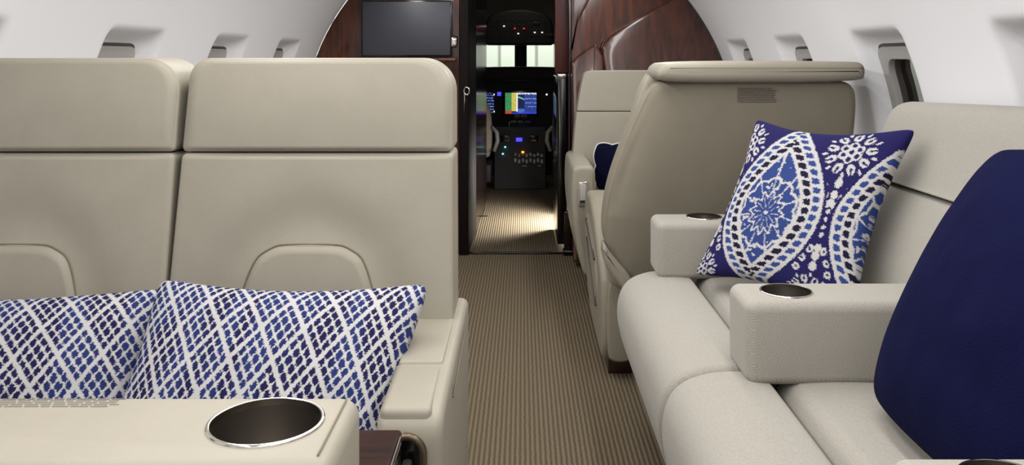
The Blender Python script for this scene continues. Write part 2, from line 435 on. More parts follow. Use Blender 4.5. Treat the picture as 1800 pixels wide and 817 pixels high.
# ------------------------------------------------------------------ corridor and cockpit
YC = 6.13
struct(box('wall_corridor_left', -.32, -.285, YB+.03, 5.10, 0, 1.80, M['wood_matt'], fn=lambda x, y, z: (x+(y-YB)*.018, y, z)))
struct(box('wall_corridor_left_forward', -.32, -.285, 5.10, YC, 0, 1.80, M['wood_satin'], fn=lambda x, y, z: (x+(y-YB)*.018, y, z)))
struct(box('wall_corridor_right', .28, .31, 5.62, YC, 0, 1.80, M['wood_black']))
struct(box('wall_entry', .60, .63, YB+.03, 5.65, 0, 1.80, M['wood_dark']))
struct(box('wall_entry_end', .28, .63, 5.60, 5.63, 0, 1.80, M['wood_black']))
struct(box('ceiling_corridor', -.9, .9, YB+.03, 8.2, 1.80, 1.83, M['cock_grey']))
# cockpit doorway frame
struct(box('trim_11', -.30, -.270, YC-.02, YC+.04, 0, 1.8, M['cock_grey'], r=.004))
struct(box('trim_12', .232, .30, YC-.02, YC+.04, 0, 1.8, M['wood'], r=.004))
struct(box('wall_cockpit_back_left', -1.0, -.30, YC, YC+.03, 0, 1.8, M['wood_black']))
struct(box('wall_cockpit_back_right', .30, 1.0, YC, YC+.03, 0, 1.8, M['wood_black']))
struct(box('wall_cockpit_left', -1.0, -.97, YC, 8.2, 0, 1.8, M['cock_grey']))
struct(box('wall_cockpit_right', .97, 1.0, YC, 8.2, 0, 1.8, M['cock_grey']))
YW = 7.9
struct(box('wall_cockpit_front_low', -1.0, 1.0, YW, YW+.05, 0, .95, M['black']))
struct(box('wall_cockpit_front_high', -1.0, 1.0, YW, YW+.05, 1.19, 1.8, M['cock_grey']))
struct(box('trim_13', -.07, .042, YW-.03, YW+.05, .93, 1.22, M['black'], r=.01))
struct(box('trim_14', -1.0, -.78, YW, YW+.05, .93, 1.22, M['black']))
struct(box('trim_15', .76, 1.0, YW, YW+.05, .93, 1.22, M['black']))
struct(box('window_20', -.78, -.07, YW+.01, YW+.016, .95, 1.19, M['glass']))
struct(box('window_21', .042, .76, YW+.01, YW+.016, .95, 1.19, M['glass']))
dk = thing('step_edge', 'short tan metal strip on the carpet by the left corridor wall', 'strip', (-.255, 5.62, 0))
box('strip_plate', -.012, .030, -.012, .012, 0, .006, M['bronze'], dk, r=.002)

ck = thing('instrument_panel', 'black cockpit instrument panel with glowing map screen', 'instrument panel', (0, 7.6, 0))
box('panel_face', -.8, .75, 0, .04, 0, .86, M['black'], ck, r=.01)
pad('glareshield', smooth_poly([(-.85, .84), (.8, .84), (.78, .93), (.5, .955), (-.02, .965), (-.5, .955), (-.83, .93)], 120, 2), .32, .03,
    lambda a, b, c: (a, .2-c, b), M['black'], ck)
def grid_attr(name, w, h, nx, ny, fn, m, parent, org):
    u, v = np.meshgrid((np.arange(nx+1))/nx, (np.arange(ny+1))/ny, indexing='ij')
    vs = np.stack([org[0]+u*w, np.full_like(u, org[1]), org[2]+v*h], -1).reshape(-1, 3)
    fs = [(i*(ny+1)+j, (i+1)*(ny+1)+j, (i+1)*(ny+1)+j+1, i*(ny+1)+j+1) for i in range(nx) for j in range(ny)]
    o = mesh(name, vs, fs, m, parent)
    col = fn(u, v).reshape(-1, 3); at = o.data.color_attributes.new('Pattern', 'FLOAT_COLOR', 'POINT')
    at.data.foreach_set('color', np.c_[col, np.ones(len(col))].astype('f').ravel()); return o
rng = np.random.RandomState(4)
def map_screen(u, v):
    c = np.zeros(u.shape+(3,)); c[:] = (.01, .015, .06)
    n = rng.rand(*u.shape)
    g = u < .2; c[g] = np.array([.04, .22, .08])*(.5+n[g][:, None]); c[(u < .2) & (v < .14)] = (.4, .06, .02)
    y = (u > .2) & (u < .36) & (v > .12); c[y] = np.array([.55, .48, .10])*(.7+.5*n[y][:, None])
    w = (u > .36) & (u < .40) & (v > .1); c[w] = (.7, .75, .8)
    b = (u > .4) & (v < .25); c[b] = np.array([.05, .12, .4])*(.4+1.5*n[b][:, None])
    b = (u > .62); c[b] = np.array([.02, .04, .22])*(.5+1.2*n[b][:, None])
    for vv in (.52, .72, .34): 
        t = (np.abs(v-vv) < .02) & (u > .64) & (n > .45); c[t] = (.4, .5, .75)
    t = (v > .93) & (u > .38) & (n > .35); c[t] = (.8, .85, .9)
    cv = np.abs(v-(.80-.5*(u-.4)**1.2*1.5*(u > .4))) < .03; cv &= (u > .4) & (u < .62); c[cv] = (.25, .5, .35)
    t = (v < .05) & (u > .2); c[t] = (.03, .05, .6)
    return c
def side_screen(u, v):
    c = np.zeros(u.shape+(3,)); c[:] = (.006, .01, .05); n = rng.rand(*u.shape)
    t = (np.mod(v*7, 1) < .3) & (n > .55) & (u > .3); c[t] = (.25, .35, .8); t = (u < .25); c[t] = np.array([.03, .2, .12])*(n[t][:, None]+.3)
    return c
(xa, za), (xb, zb) = px(888, 200, 7.59), px(943, 163, 7.59)
bz = box('display_bezel', xa-.02, xb+.02, -.006, .02, za-.02, zb+.02, M['black_gloss'], ck, r=.004)
grid_attr('map_display', xb-xa, zb-za, 66, 44, map_screen, M['display'], ck, (xa, -.008, za))
(xa, za), (xb, zb) = px(836, 198, 7.59), px(868, 163, 7.59)
grid_attr('flight_display', xb-xa, zb-za, 40, 44, side_screen, M['display'], ck, (xa, -.008, za))
grid_attr('copilot_display', xb-xa, zb-za, 40, 44, side_screen, M['display'], ck, (.30, -.008, za))
def dot(parent, name, xx, yy, Y, w, h, m):
    X, Z = px(xx, yy, Y); lp = parent.location
    return box(name, X-w/2-lp.x, X+w/2-lp.x, Y-.006-lp.y, Y-lp.y, Z-h/2-lp.z, Z+h/2-lp.z, m, parent, r=.001)
dot(ck, 'standby_display', 877.5, 165, 7.6, .034, .034, M['e_blue'])
for xx, yy in ((868, 166), (868, 196), (961, 166)): dot(ck, 'indicator', xx, yy, 7.6, .012, .012, M['e_white'])
# small brackets printed on the glareshield
# overhead panel
ov = thing('overhead_panel', 'black cockpit overhead switch panel with small red and white lights', 'switch panel', (0, 7.2, 1.2))
Pv = [px(x, y, 7.2) for x, y in ((853, 79), (853, 74), (853, 60), (853, 45), (858, 28), (880, 19), (912, 15), (945, 19), (966, 28), (973, 45), (973, 60), (973, 74), (973, 79), (962, 79), (912, 79), (862, 79))]
pad('panel_body', smooth_poly([(x, z-1.2) for x, z in Pv], 120, 2), .3, .02, lambda a, b, c: (a, .3-c, b), M['black'], ov)
for xx, yy, m in ((886, 46, 'e_white'), (905, 50, 'e_red'), (921, 50, 'e_red'), (911, 59, 'e_white'), (940, 57, 'e_white'), (953, 57, 'e_white')):
    dot(ov, 'indicator', xx, yy, 7.19, .012, .008, M[m])
for xx, yy in ((943, 40), (966, 61)): dot(ov, 'switch_plate', xx, yy, 7.195, .055, .018, M['pedestal'])
tg = []
for j in range(4):
    for i in range(9):
        X, Z = px(868+i*11, 34+j*9, 7.2); tg.append((X-.004, X+.004, -.012, .002, Z-1.2-.006, Z-1.2+.006))
for b_ in tg: box('toggle', *b_, M['pedestal'], ov)
# visor strips above the windscreen
hdr = bpy.data.objects['wall_cockpit_front_high']
for a, b in ((-.62, px(865, 0, 7.84)[0]), (px(961, 0, 7.84)[0], .62)):
    z = px(0, 75, 7.84)[1]; box('sun_visor', a, b, 7.84, 7.905, z-.012, z+.014, M['frame'], hdr, r=.002)
# centre pedestal
pd = thing('centre_pedestal', 'grey cockpit centre pedestal with radio panels and rows of pale knobs', 'control pedestal', (0, 6.75, 0))
xl, xr = px(868, 0, 6.75)[0], px(960, 0, 6.75)[0]
box('radio_console', xl, xr, 0, .24, 0, .47, M['pedestal'], pd, r=.01, fn=lambda x, y, z: (x, y+(z*.22), z-(.0 if z < .3 else (.24-y)*.10)))
def pdot(name, xx, yy, w, h, m):
    X, Z = px(xx, yy, 6.75); y = Z*.22; s = (6.75+y)/6.75; X *= s; Z = H-(yy-VY)/F*(6.75+y)
    return box(name, X-w/2, X+w/2, y-.028, y+.005, Z-h/2, Z+h/2, m, pd, r=.002)
pdot('digital_readout', 912.5, 245, .05, .028, M['e_blue'])
pdot('amber_lamp', 919, 267, .02, .012, M['e_amber'])
pdot('cyan_lamp', 888, 258, .014, .01, M['e_cyan']); pdot('cyan_lamp', 884, 270, .014, .01, M['e_cyan'])
for j, yy in enumerate((272, 282)):
    for i in range(8): pdot('knob', 906+i*6.6, yy+(1 if i % 2 else -1), .018, .022+(.008 if j else 0), M['knob'] if (i > 2 or j) else M['frame'])
for xx in (888, 938): pdot('radio_screen', xx, 243, .07, .05, M['black_gloss'])
pdot('key_strip', 922, 291, .04, .01, M['frame']); pdot('key_strip', 948, 291, .02, .01, M['frame'])
# throttle quadrant
tq = thing('throttle_quadrant', 'dark throttle levers with tan grips below the map screen', 'throttle levers', (0, 7.25, .3))
X0 = px(915, 0, 7.25)[0]
box('quadrant_base', X0-.09, X0+.09, -.1, .12, -.3, .20, M['black'], tq, r=.01)
for s in (-.03, .03):
    tube('lever', [(X0+s, 0, .18), (X0+s, -.03, .245)], .006, M['steel'], tq)
    box('grip', X0+s-.027, X0+s+.027, -.045, -.015, .235, .262, mat('tan_grip', (120, 95, 72), .6) if s < 0 else bpy.data.materials['tan_grip'], tq, r=.006)
tube('flap_lever', [(X0-.09, -.06, .12), (X0-.092, -.08, .20)], .008, M['frame'], tq)
# pilot seats
def pilot(side, label):
    t = thing('pilot_seat', label, 'pilot seat', (side*.455+ (-.02 if side < 0 else .02), 6.45, 0), 'pilot seats')
    fn = lambda a, b, c: (a, .10-c+(b-.9)*-.12, b)
    pad('backrest', smooth_poly([(-.24, .42), (.24, .42), (.25, .6), (.235, .8), (.17, .88), (.13, 1.02), (-.13, 1.02), (-.17, .88), (-.235, .8), (-.25, .6)], 140, 2), .10, .035, lambda a, b, c: (a, .10-c-(b-.4)*.06, b-.13), M['pilot'], t, rb=.03)
    box('seat_cushion', -.23, .23, .05, .5, .28, .38, M['pilot'], t, r=.03)
    box('seat_base', -.17, .17, .08, .42, 0, .28, M['black'], t, r=.02)
    s = -side
    tube('arm_bracket', [(s*.245, .0, .52), (s*.285, -.02, .48), (s*.29, -.02, .42), (s*.262, 0, .34)], .016, M['frame'], t)
    box('side_box', s*.20-.04, s*.20+.04, -.02, .3, .10, .24, M['black'], t, r=.01)
    return t
pilot(-1, 'grey sheepskin pilot seat at the left of the cockpit aisle')
pilot(1, 'grey sheepskin pilot seat at the right of the cockpit aisle')

# hangar outside the windscreen
hg = thing('hangar_wall', 'white ribbed hangar wall seen through the cockpit windscreen', 'wall', (0, 13, 0))
box('cladding', -8, 8, 0, .1, -2, 5, M['hangar'], hg)
boxes('ribs', [(x, x+.03, -.03, 0.01, -2, 5) for x in np.arange(-4, 4, .28)], M['frame'], hg)

# ------------------------------------------------------------------ leather seats on the left
def lumbar_outline(cx, z0, z1, wb, wt, n=120):
    pts = [(cx-wb, z0), (cx+wb, z0), (cx+wb*.97, z0+(z1-z0)*.35), (cx+wt+.012, z1-.028), (cx+wt*.72, z1-.004), (cx+wt*.5, z1), (cx-wt*.5, z1), (cx-wt*.72, z1-.004), (cx-wt-.012, z1-.028), (cx-wb*.97, z0+(z1-z0)*.35)]
    return smooth_poly(pts, n, 3)
def slab_seat(name, label, xl, xr, lcx, bulge_r=.035):
    """aft-facing seat back: face towards the camera (-Y)"""
    t = thing(name, label, 'armchair', ((xl+xr)/2, 1.6, 0), 'cream leather armchairs side by side on the left')
    L = t.location
    def Yf(z): return 1.440+(z-.45)*.20                # face of the backrest, leaning away upwards
    T = .15
    def fn(a, b, c): return (a-L.x, Yf(b)+T-c-L.y, b)
    cx = (xl+xr)/2; hw = (xr-xl)/2
    def crown(a, b):
        e = (1-min(1, abs(a-cx)/hw)**4); return .006*e
    zs_ = .879; ztop = 1.048
    def d_head(a, b): return crown(a, b)+.006*math.sin(min(1, max(0, (b-zs_)/(ztop-zs_)))*PI)
    def d_back(a, b):
        d = crown(a, b)
        # hollow around the lumbar pad
        rx = (a-lcx)/.15; rz = (b-.59)/.175; q = math.hypot(rx, rz)
        d -= .010*math.exp(-((q-.95)/.30)**2) if b > .59 else .010*math.exp(-((abs(rx)-.95)/.30)**2)
        return d
    w = (xr-xl)
    taper = lambda a, b: a+(0.012*(1-(b-.45)/.6))*((a-cx)/hw)*(1 if xr > -.3 else .3)
    def fnt(a, b, c): return fn(taper(a, b), b, c)
    pad('headrest', rrect(xl, xr, zs_+.0012, ztop, (.009, .009, .062, .036), 260), T, .006, fnt, M['leather'], t, d_head, nr=14, rb=.04)
    pad('backrest', rrect(xl, xr, .40, zs_-.0012, (.02, .02, .009, .009), 300), T, .006, fnt, M['leather'], t, d_back, nr=40, rb=.03)
    lo = lumbar_outline(lcx, .44, .722, .135, .088)
    def lf(a, b, c): return fnt(a, b, T+c-.022)
    pad('lumbar_pad', lo, .022, .006, lf, M['leather'], t, lambda a, b: crown(a, b)+.001, nr=14, rb=.002)
    tube('seam', [Vector(fnt(p[0], p[1], T+crown(*p)-.0075)) for p in lo], .0016, M['thread'], t, n=6, closed=True)
    # lower frame, seat cushion
    box('seat_cushion', xl-L.x+.01, min(xr-.085, xr)-L.x, .93-L.y, 1.46-L.y, .30, .43, M['leather'], t, r=.03, seg=5)
    box('seat_base', xl-L.x+.03, xr-.09-L.x, 1.0-L.y, 1.6-L.y, 0, .30, M['leather_dark'], t, r=.015)
    return t
sL = slab_seat('cabin_armchair', 'cream leather seat with smooth headrest at far left, beside the cabin window', -1.07, -.622, -.885)
sR = slab_seat('cabin_armchair', 'cream leather seat beside the aisle, with armrest and wood table at its front', -.606, -.128, -.372)
L = sR.location
# armrest of the aisle seat
def ar(name, x0, x1, y0, y1, z0, z1, m, r, seg=4, fn=None):
    return box(name, x0-L.x, x1-L.x, y0-L.y, y1-L.y, z0, z1, m, sR, r=r, seg=seg, fn=fn)
arm_out = smooth_poly([(1.09, .06), (1.60, .06), (1.635, .10), (1.635, .59), (1.60, .598), (1.45, .596), (1.16, .594), (1.105, .592), (1.09, .575), (1.09, .54)], 160, 2)
def armfn(a, b, c): return (-.188+c-.004*0-L.x, a-L.y, b)
armrest = pad('armrest', arm_out, .086, .014, armfn, M['leather'], sR, nr=10, rb=.012)
arm_tilt = lambda x, y, z: (x, y, z)
ar('armrest_lid', -.184, -.117, 1.098, 1.262, .560, .5975, M['leather'], .009, 5)
ar('armrest_lid', -.184, -.117, 1.265, 1.50, .560, .599, M['leather'], .006, 5)
tube('lid_seam', [(-.1135-L.x, 1.275-L.y, .592), (-.1075-L.x, 1.262-L.y, .585), (-.103-L.x, 1.255-L.y, .570), (-.1015-L.x, 1.25-L.y, .555)], .0014, M['thread'], sR, n=6)
tube('lid_seam', [(-.1005-L.x, 1.245-L.y, .555), (-.1005-L.x, 1.50-L.y, .57)], .0014, M['thread'], sR, n=6)
# table pocket on the armrest front
arch = [(-.168, .30), (-.168, .53)]+[(-.147-.021*math.cos(a), .545+.022*math.sin(a)) for a in np.linspace(.1, PI-.1, 14)]+[(-.126, .53), (-.126, .30)]
pad('table_pocket', resample(arch, 100), .02, .002, lambda a, b, c: (a-L.x, 1.1-c*.7-L.y, b), M['black_gloss'], sR, nr=3)
tube('pocket_rim', [(a-L.x, 1.086-L.y, b) for a, b in arch], .005, M['bronze'], sR)
rebase(sR, (L.x, L.y, 0))

# folding table leaf out of that pocket
tb = thing('folding_table', 'dark glossy wood folding table leaf with chrome edge line under the leather console', 'table', (-.5, .8, .57))
def lb(name, x0, x1, y0, y1, z0, z1, m, r=0): return box(name, x0+.5, x1+.5, y0-.8, y1-.8, z0-.57, z1-.57, m, tb, r=r)
lb('table_leaf', -.95, -.146, .56, 1.038, .578, .598, M['wood_table'], .005)
for z in (.5965, .589): lb('chrome_inlay', -.1465, -.1445, .57, 1.02, z-.0018, z+.0005, M['chrome'], .0005)
lb('leaf_underside', -.90, -.150, .58, 1.02, .555, .578, M['wood_black'], .003)
lb('support_arm', -.150, -.138, .75, 1.075, .50, .545, M['steel'], .004)
lb('arm_hinge', -.160, -.150, .98, 1.06, .50, .556, M['black_gloss'], .003)
# leather console bar resting on the leaf
co = thing('leather_console', 'cream leather console bar with steel cup holder across the near left', 'console', (-.55, .72, .6))
cb = box('console_body', -1.0+.55, -.1485+.55, .650-.72, .792-.72, 0, .138, M['leather'], co, r=.016, seg=6)
cut(cb, cyl(-.2187+.55, .729-.72, .05, .2, .0485))
cup_holder(co, -.2187+.55, .729-.72, .138, .0485)
for Y_ in (.660, ): pass
tube('side_seam', [(-.1600+.55, y-.72, .1383) for y in np.linspace(.668, .776, 8)], .0009, M['thread'], co, n=6)
def print_lines(name, rows, x0, x1, seed, mk, parent, lh, wmin=.006, wmax=.016):
    rr = random.Random(seed); Lb = []
    for r_ in range(rows):
        xx = x0+rr.random()*.004*(1 if r_ else 0)
        end = x1-rr.random()*(x1-x0)*.12
        while xx < end:
            w = rr.uniform(wmin, wmax); w = min(w, x1-xx); Lb.append((xx, xx+w, r_)); xx += w+wmin*.35
    bm = bmesh.new()
    for a, b, r_ in Lb: mk(bm, a, b, r_*lh)
    return bmo(name, bm, M['print'], parent)
print_lines('placard_print', 5, -.50+.55, -.362+.55, 3, lambda bm, a, b, d: bbox(bm, a, b, .7775-.72-d, .7792-.72-d, .1378, .1383), co, .0042)

# ------------------------------------------------------------------ cushions
def hash2(i, j, s=0):
    v = np.sin(i*127.1+j*311.7+s*74.7)*43758.5453; return v-np.floor(v)
def vnoise(x, y, s=0):
    xi = np.floor(x); yi = np.floor(y); fx = x-xi; fy = y-yi; fx = fx*fx*(3-2*fx); fy = fy*fy*(3-2*fy)
    return ((hash2(xi, yi, s)*(1-fx)+hash2(xi+1, yi, s)*fx)*(1-fy)+(hash2(xi, yi+1, s)*(1-fx)+hash2(xi+1, yi+1, s)*fx)*fy)
WHITE = np.array(lin((184, 182, 182))); NAVY = np.array(lin((24, 22, 66))); ROYAL = np.array(lin((33, 46, 98)))
INK = np.array(lin((20, 17, 46))); DEEP = np.array(lin((26, 22, 78))); MID = np.array(lin((44, 63, 122)))
def ikat(u, v, W=.45, Hh=.30):
    """u,v in metres; diamond lattice of stepped blobs"""
    x = u+(vnoise(u*400, v*900, 1)-.5)*.0034; y = v+(vnoise(u*420, v*300, 2)-.5)*.0032
    cw, ch = .068, .106
    p = x/cw+y/ch; q = x/cw-y/ch
    fp = p-np.floor(p); fq = q-np.floor(q)
    gp = fp*4; gq = fq*4
    bp = np.abs(gp-np.floor(gp)-.5); bq = np.abs(gq-np.floor(gq)-.5)      # distance from blob centre, .5 at edges
    e = np.minimum(np.minimum(fp, 1-fp), np.minimum(fq, 1-fq))
    white = e < .064
    inner_ring = (np.abs(e-.25) < .030)
    blob = (np.maximum(bp, bq) > .425)
    # plus-shaped blobs
    cross = (np.minimum(bp, bq) > .30)
    w = white | inner_ring | blob | cross
    mix = sstep(.40, .62, vnoise(u/.021+7, v/.5, 5)*.8+vnoise(u/.03, v/.08, 6)*.3)[..., None]
    dark = NAVY*(1-mix)+ROYAL*mix
    return np.where(w[..., None], WHITE, dark)
def ogee(u, v):
    """u,v in 0..1; half-drop ogee medallions with flowers"""
    jx = (vnoise(u*160, v*420, 1)-.5)*.012; jy = (vnoise(u*150, v*150, 2)-.5)*.010
    x = u+jx; y = v+jy
    PX = .70; CX = .40; CV = .45
    du = np.mod(x-CX+PX/2, PX)-PX/2; dv = (np.mod(y-CV+.65, 1.30)-.65)/1.30
    f = np.clip(.5+.5*np.cos(2*PI*dv), 1e-4, 1)
    Wd = .315*f**.85; dW = .315*.85*f**(-.15)*PI*np.sin(2*PI*dv)/1.30
    e = (Wd-np.abs(du))/np.sqrt(1+np.clip(dW, -3, 3)**2)
    out = np.empty(u.shape+(3,)); out[:] = DEEP
    FX = CX+PX/2
    ox = np.mod(x-FX+PX/2, PX)-PX/2                                   # distance from the teardrop axis
    def flower(cy, sc, flip=1):
        ddx = ox/sc; ddy = (y-cy)/sc*flip
        r = np.hypot(ddx, ddy); th = np.arctan2(ddy, ddx); m_ = np.zeros(u.shape, bool)
        m_ |= (np.abs(r-.13) < .035)
        for k in range(6):                                            # six cells around the eye
            a = k*PI/3+.5; cx, cy_ = .27*math.cos(a), .27*math.sin(a); q = np.hypot(ddx-cx, ddy-cy_)
            m_ |= (np.abs(q-.125) < .038)
        for k in range(9):
            a = k*2*PI/9+PI/2; rad = .66; ca, sa = math.cos(a), math.sin(a)
            lx = ddx*ca+ddy*sa-rad; ly = -ddx*sa+ddy*ca
            q = np.hypot(lx/1.35, ly)
            m_ |= (np.abs(q-.10) < .048) & ~((lx > .04) & (np.abs(ly) < .03))
            a += PI/9; ca, sa = math.cos(a), math.sin(a); lx = ddx*ca+ddy*sa-.86; ly = -ddx*sa+ddy*ca
            m_ |= (np.hypot(lx/2.2, ly) < .050)
        return m_
    wht = flower(.82, .165) | flower(.04, .13, -1)
    for cy, ww in ((.625, .075), (.575, .05), (.53, .028), (.30, .04), (.245, .07), (.19, .09)):
        for k in (-1, 0, 1):
            if k == 0 and ww > .06: q = np.hypot(ox, (y-cy)*.8-.01)
            else: q = np.hypot(ox-k*ww, (y-cy)+abs(k)*.012)
            wht |= (q < .021) & ~((q < .008) & (k != 0))
    for cy in (.485, .445, .405, .365): wht |= np.hypot(ox, y-cy) < .0115
    out[wht & (e < -.018)] = WHITE
    # --- medallion
    inside = e > 0
    out[inside] = WHITE
    ph = y*21+np.sign(du)*.3
    cell = np.abs(np.mod(ph, 1)-.5)
    b1 = (e > .022) & (e < .060) & (cell < .36-.8*np.abs(e-.041)/.04*.25); out[b1] = MID
    cell2 = np.abs(np.mod(ph+.4, 1)-.5)
    b2 = (e > .074) & (e < .116) & (cell2 < .38-.8*np.abs(e-.095)/.04*.25); out[b2] = INK
    core = e > .137
    ddx = du*.95; ddy = (y-.42); r = np.hypot(ddx, ddy*.85); th = np.arctan2(ddy*.85, ddx)
    linesw = (np.abs(np.sin(6*th)) < .16+.1*vnoise(x*60, y*60, 3)) & (r > .022) & (r < .075)
    ringw = (np.abs(r-(.088+.014*np.cos(12*th))) < .0075)
    pet = (np.abs(np.sin(5.5*th+.5)) < .14) & (r > .10) & (r < .30)
    ring2 = (np.abs(r-(.150+.018*np.abs(np.cos(5.5*th+.5)))) < .007)
    eye = (r < .012)
    sp = (vnoise(x*45, y*45, 12) > .86) & (r > .1)
    wc = linesw | ringw | pet | ring2 | eye | sp
    out[core] = MID*.95
    out[core & wc] = WHITE
    return out
def cushion(name, label, cat, corners, T, m, nx=60, ny=60, pattern=None, pinch=.07, sag=.0, group=None, pw=.38, ears=0., flatten=1., size=None):
    """corners: BL, BR, TR, TL; the face looks to the side of (BR-BL)x(TL-BL)"""
    BL, BR, TR, TL = [np.array(c, float) for c in corners]
    nrm = np.cross(BR-BL, TL-BL); nrm /= np.linalg.norm(nrm)
    s, t = np.meshgrid(np.linspace(-1, 1, nx+1), np.linspace(-1, 1, ny+1), indexing='ij')
    s1 = s*(1-pinch*(1-t**2)**1.0*np.abs(s)**3); t1 = t*(1-pinch*(1-s**2)*np.abs(t)**3)
    cr = 1-.05*(np.abs(s)*np.abs(t))**10; s1 = s1*cr; t1 = t1*cr
    t1 = t1-sag*(1-s**2)*np.clip(t, 0, 1)**4
    U = (s1+1)/2; V = (t1+1)/2
    P = (BL*((1-U)*(1-V))[..., None]+BR*(U*(1-V))[..., None]+TR*(U*V)[..., None]+TL*((1-U)*V)[..., None])
    prof = ((1-np.abs(s)**2.2)*(1-np.abs(t)**2.2))
    prof = np.clip(prof, 0, 1)**pw
    wr = (vnoise(s*2.2+3, t*2.2, 21)-.5)*.10+(vnoise(s*5, t*5, 22)-.5)*.05
    hgt = T*prof*(1+wr)
    fr = P+nrm*(hgt+.002)[..., None]; bk = P-nrm*(hgt*flatten+.002)[..., None]
    c0 = (BL+BR)/2
    n1, n2 = s.shape; vs = np.concatenate([fr.reshape(-1, 3), bk.reshape(-1, 3)])-c0; N = n1*n2; fs = []
    idx = np.arange(N).reshape(n1, n2)
    a = idx[:-1, :-1].ravel(); b = idx[1:, :-1].ravel(); c = idx[1:, 1:].ravel(); d = idx[:-1, 1:].ravel()
    quads = np.concatenate([np.stack([a, b, c, d], 1), np.stack([a, d, c, b], 1)+N])
    bd = np.r_[idx[:, 0], idx[-1, 1:], idx[-2::-1, -1], idx[0, -2:0:-1]]; bd2 = np.roll(bd, -1)
    quads = np.concatenate([quads, np.stack([bd, bd+N, bd2+N, bd2], 1)])
    me = bpy.data.meshes.new(name)
    me.vertices.add(len(vs)); me.vertices.foreach_set('co', vs.astype('f').ravel())
    me.loops.add(quads.size); me.loops.foreach_set('vertex_index', quads.astype('i').ravel())
    me.polygons.add(len(quads)); me.polygons.foreach_set('loop_start', (np.arange(len(quads))*4).astype('i'))
    me.update(calc_edges=True); me.validate()
    if pattern is not None:
        col = pattern((s+1)/2, (t+1)/2).reshape(-1, 3); col = np.concatenate([col, col])
        at = me.color_attributes.new('Pattern', 'FLOAT_COLOR', 'POINT')
        at.data.foreach_set('color', np.c_[col, np.ones(len(col))].astype('f').ravel())
    o = link(name, me, m); o.location = c0
    tag(o, label, cat, group)
    return o
cushion('throw_pillow', 'blue and white diamond ikat pillow leaning on the far left seat, half behind another', 'pillow',
        [(-1.05, 1.245, .43), (-.60, 1.262, .425), (-.578, 1.430, .664), (-1.04, 1.415, .645)], .062, M['ikat'], 400, 280,
        lambda u, v: ikat((u+.12*v)*.47, v*.33-.12*u*.3), pinch=.06, sag=.05, group='diamond ikat pillows on the left armchairs')
cushion('throw_pillow', 'blue and white diamond ikat lumbar pillow leaning on the aisle seat beside its armrest', 'pillow',
        [(-.612, 1.185, .43), (-.205, 1.175, .41), (-.144, 1.372, .688), (-.588, 1.385, .692)], .062, M['ikat'], 440, 300,
        lambda u, v: ikat(u*.46+.02, v*.36+.01), pinch=.07, sag=.09, group='diamond ikat pillows on the left armchairs')
cushion('throw_pillow', 'navy and white medallion pillow leaning between the two far sofa arms', 'pillow',
        [(.445, 2.235, .475), (.715, 1.83, .470), (.885, 1.90, .895), (.640, 2.335, .885)], .046, M['ogee'], 420, 420, ogee, pinch=.17, pw=.42)
cushion('throw_pillow', 'large plain navy knitted pillow in front of the near right sofa seat', 'pillow',
        [(.600, 1.455, .475), (.615, 1.01, .475), (.77, .985, .90), (.755, 1.345, .905)], .085, M['navy'], 80, 80, None, pinch=-.05, pw=.45)

# ------------------------------------------------------------------ sofa on the right
so = thing('sofa', 'pale grey woven fabric three-place sofa along the right cabin wall', 'sofa', (.6, 1.4, 0))
SL = so.location
def sf(y0): return lambda a, b, c: (a-SL.x, y0+c-SL.y, b)
front = smooth_poly([(.474, .448), (.42, .455), (.345, .452), (.285, .425), (.262, .365), (.268, .29), (.298, .20), (.335, .13), (.474, .13), (.474, .30)], 120, 2)
rear = smooth_poly([(.480, .448), (.56, .455), (.70, .452), (.80, .45), (.80, .30), (.48, .30)], 120, 2)
# sharpen the seam-side corner a little
mods = [(1.642, 2.40), (.888, 1.636), (.20, .882)]
for (a, b) in mods:
    pad('seat_cushion', front, b-a, .022, sf(a), M['sofa'], so, nr=8, rb=.022)
    pad('seat_cushion', rear, b-a, .014, sf(a), M['sofa'], so, nr=8, rb=.014)
box('plinth', .37-SL.x, .98-SL.x, .2-SL.y, 2.42-SL.y, 0, .31, M['plinth'], so, r=.006)
low = smooth_poly([(.785, .44), (.80, .56), (.835, .66), (.868, .735), (.885, .748), (1.0, .748), (1.02, .44)], 120, 2)
upp = smooth_poly([(.868, .752), (.878, .76), (.905, .84), (.925, .90), (.945, .932), (.985, .945), (1.03, .935), (1.05, .90), (1.03, .752)], 140, 2)
def bf(a, b, c):
    y = .2+c; k = max(0, (b-.7))/.24
    return (a-SL.x, y-SL.y, b+.045*(2.0-y)*k*.7)
pad('backrest', low, 2.20-.2, .035, bf, M['sofa'], so, nr=8, rb=.03)
pad('backrest_top', upp, 2.20-.2, .045, bf, M['sofa'], so, nr=8, rb=.03, seg=8)
for (ya, yb, xe, cx, cy) in ((2.31, 2.46, .367, .512, 2.405), (1.562, 1.712, .412, .507, 1.640), (.82, .970, .412, .514, .903)):
    r_ = .020
    arm = box('armrest', xe-SL.x, .86-SL.x, ya-SL.y, yb-SL.y, .445, .600, M['sofa'], so, r=r_, seg=6)
    cut(arm, cyl(cx-SL.x, cy-SL.y, .53, .7, .049)) 
    cup_holder(arm, cx-SL.x, cy-SL.y, .600, .049)
    # stitched edge
    tube('edge_seam', [(xe+.012-SL.x, ya+.001+.006-SL.y, z) for z in np.linspace(.46, .585, 6)], .0008, M['thread'], arm, n=5)

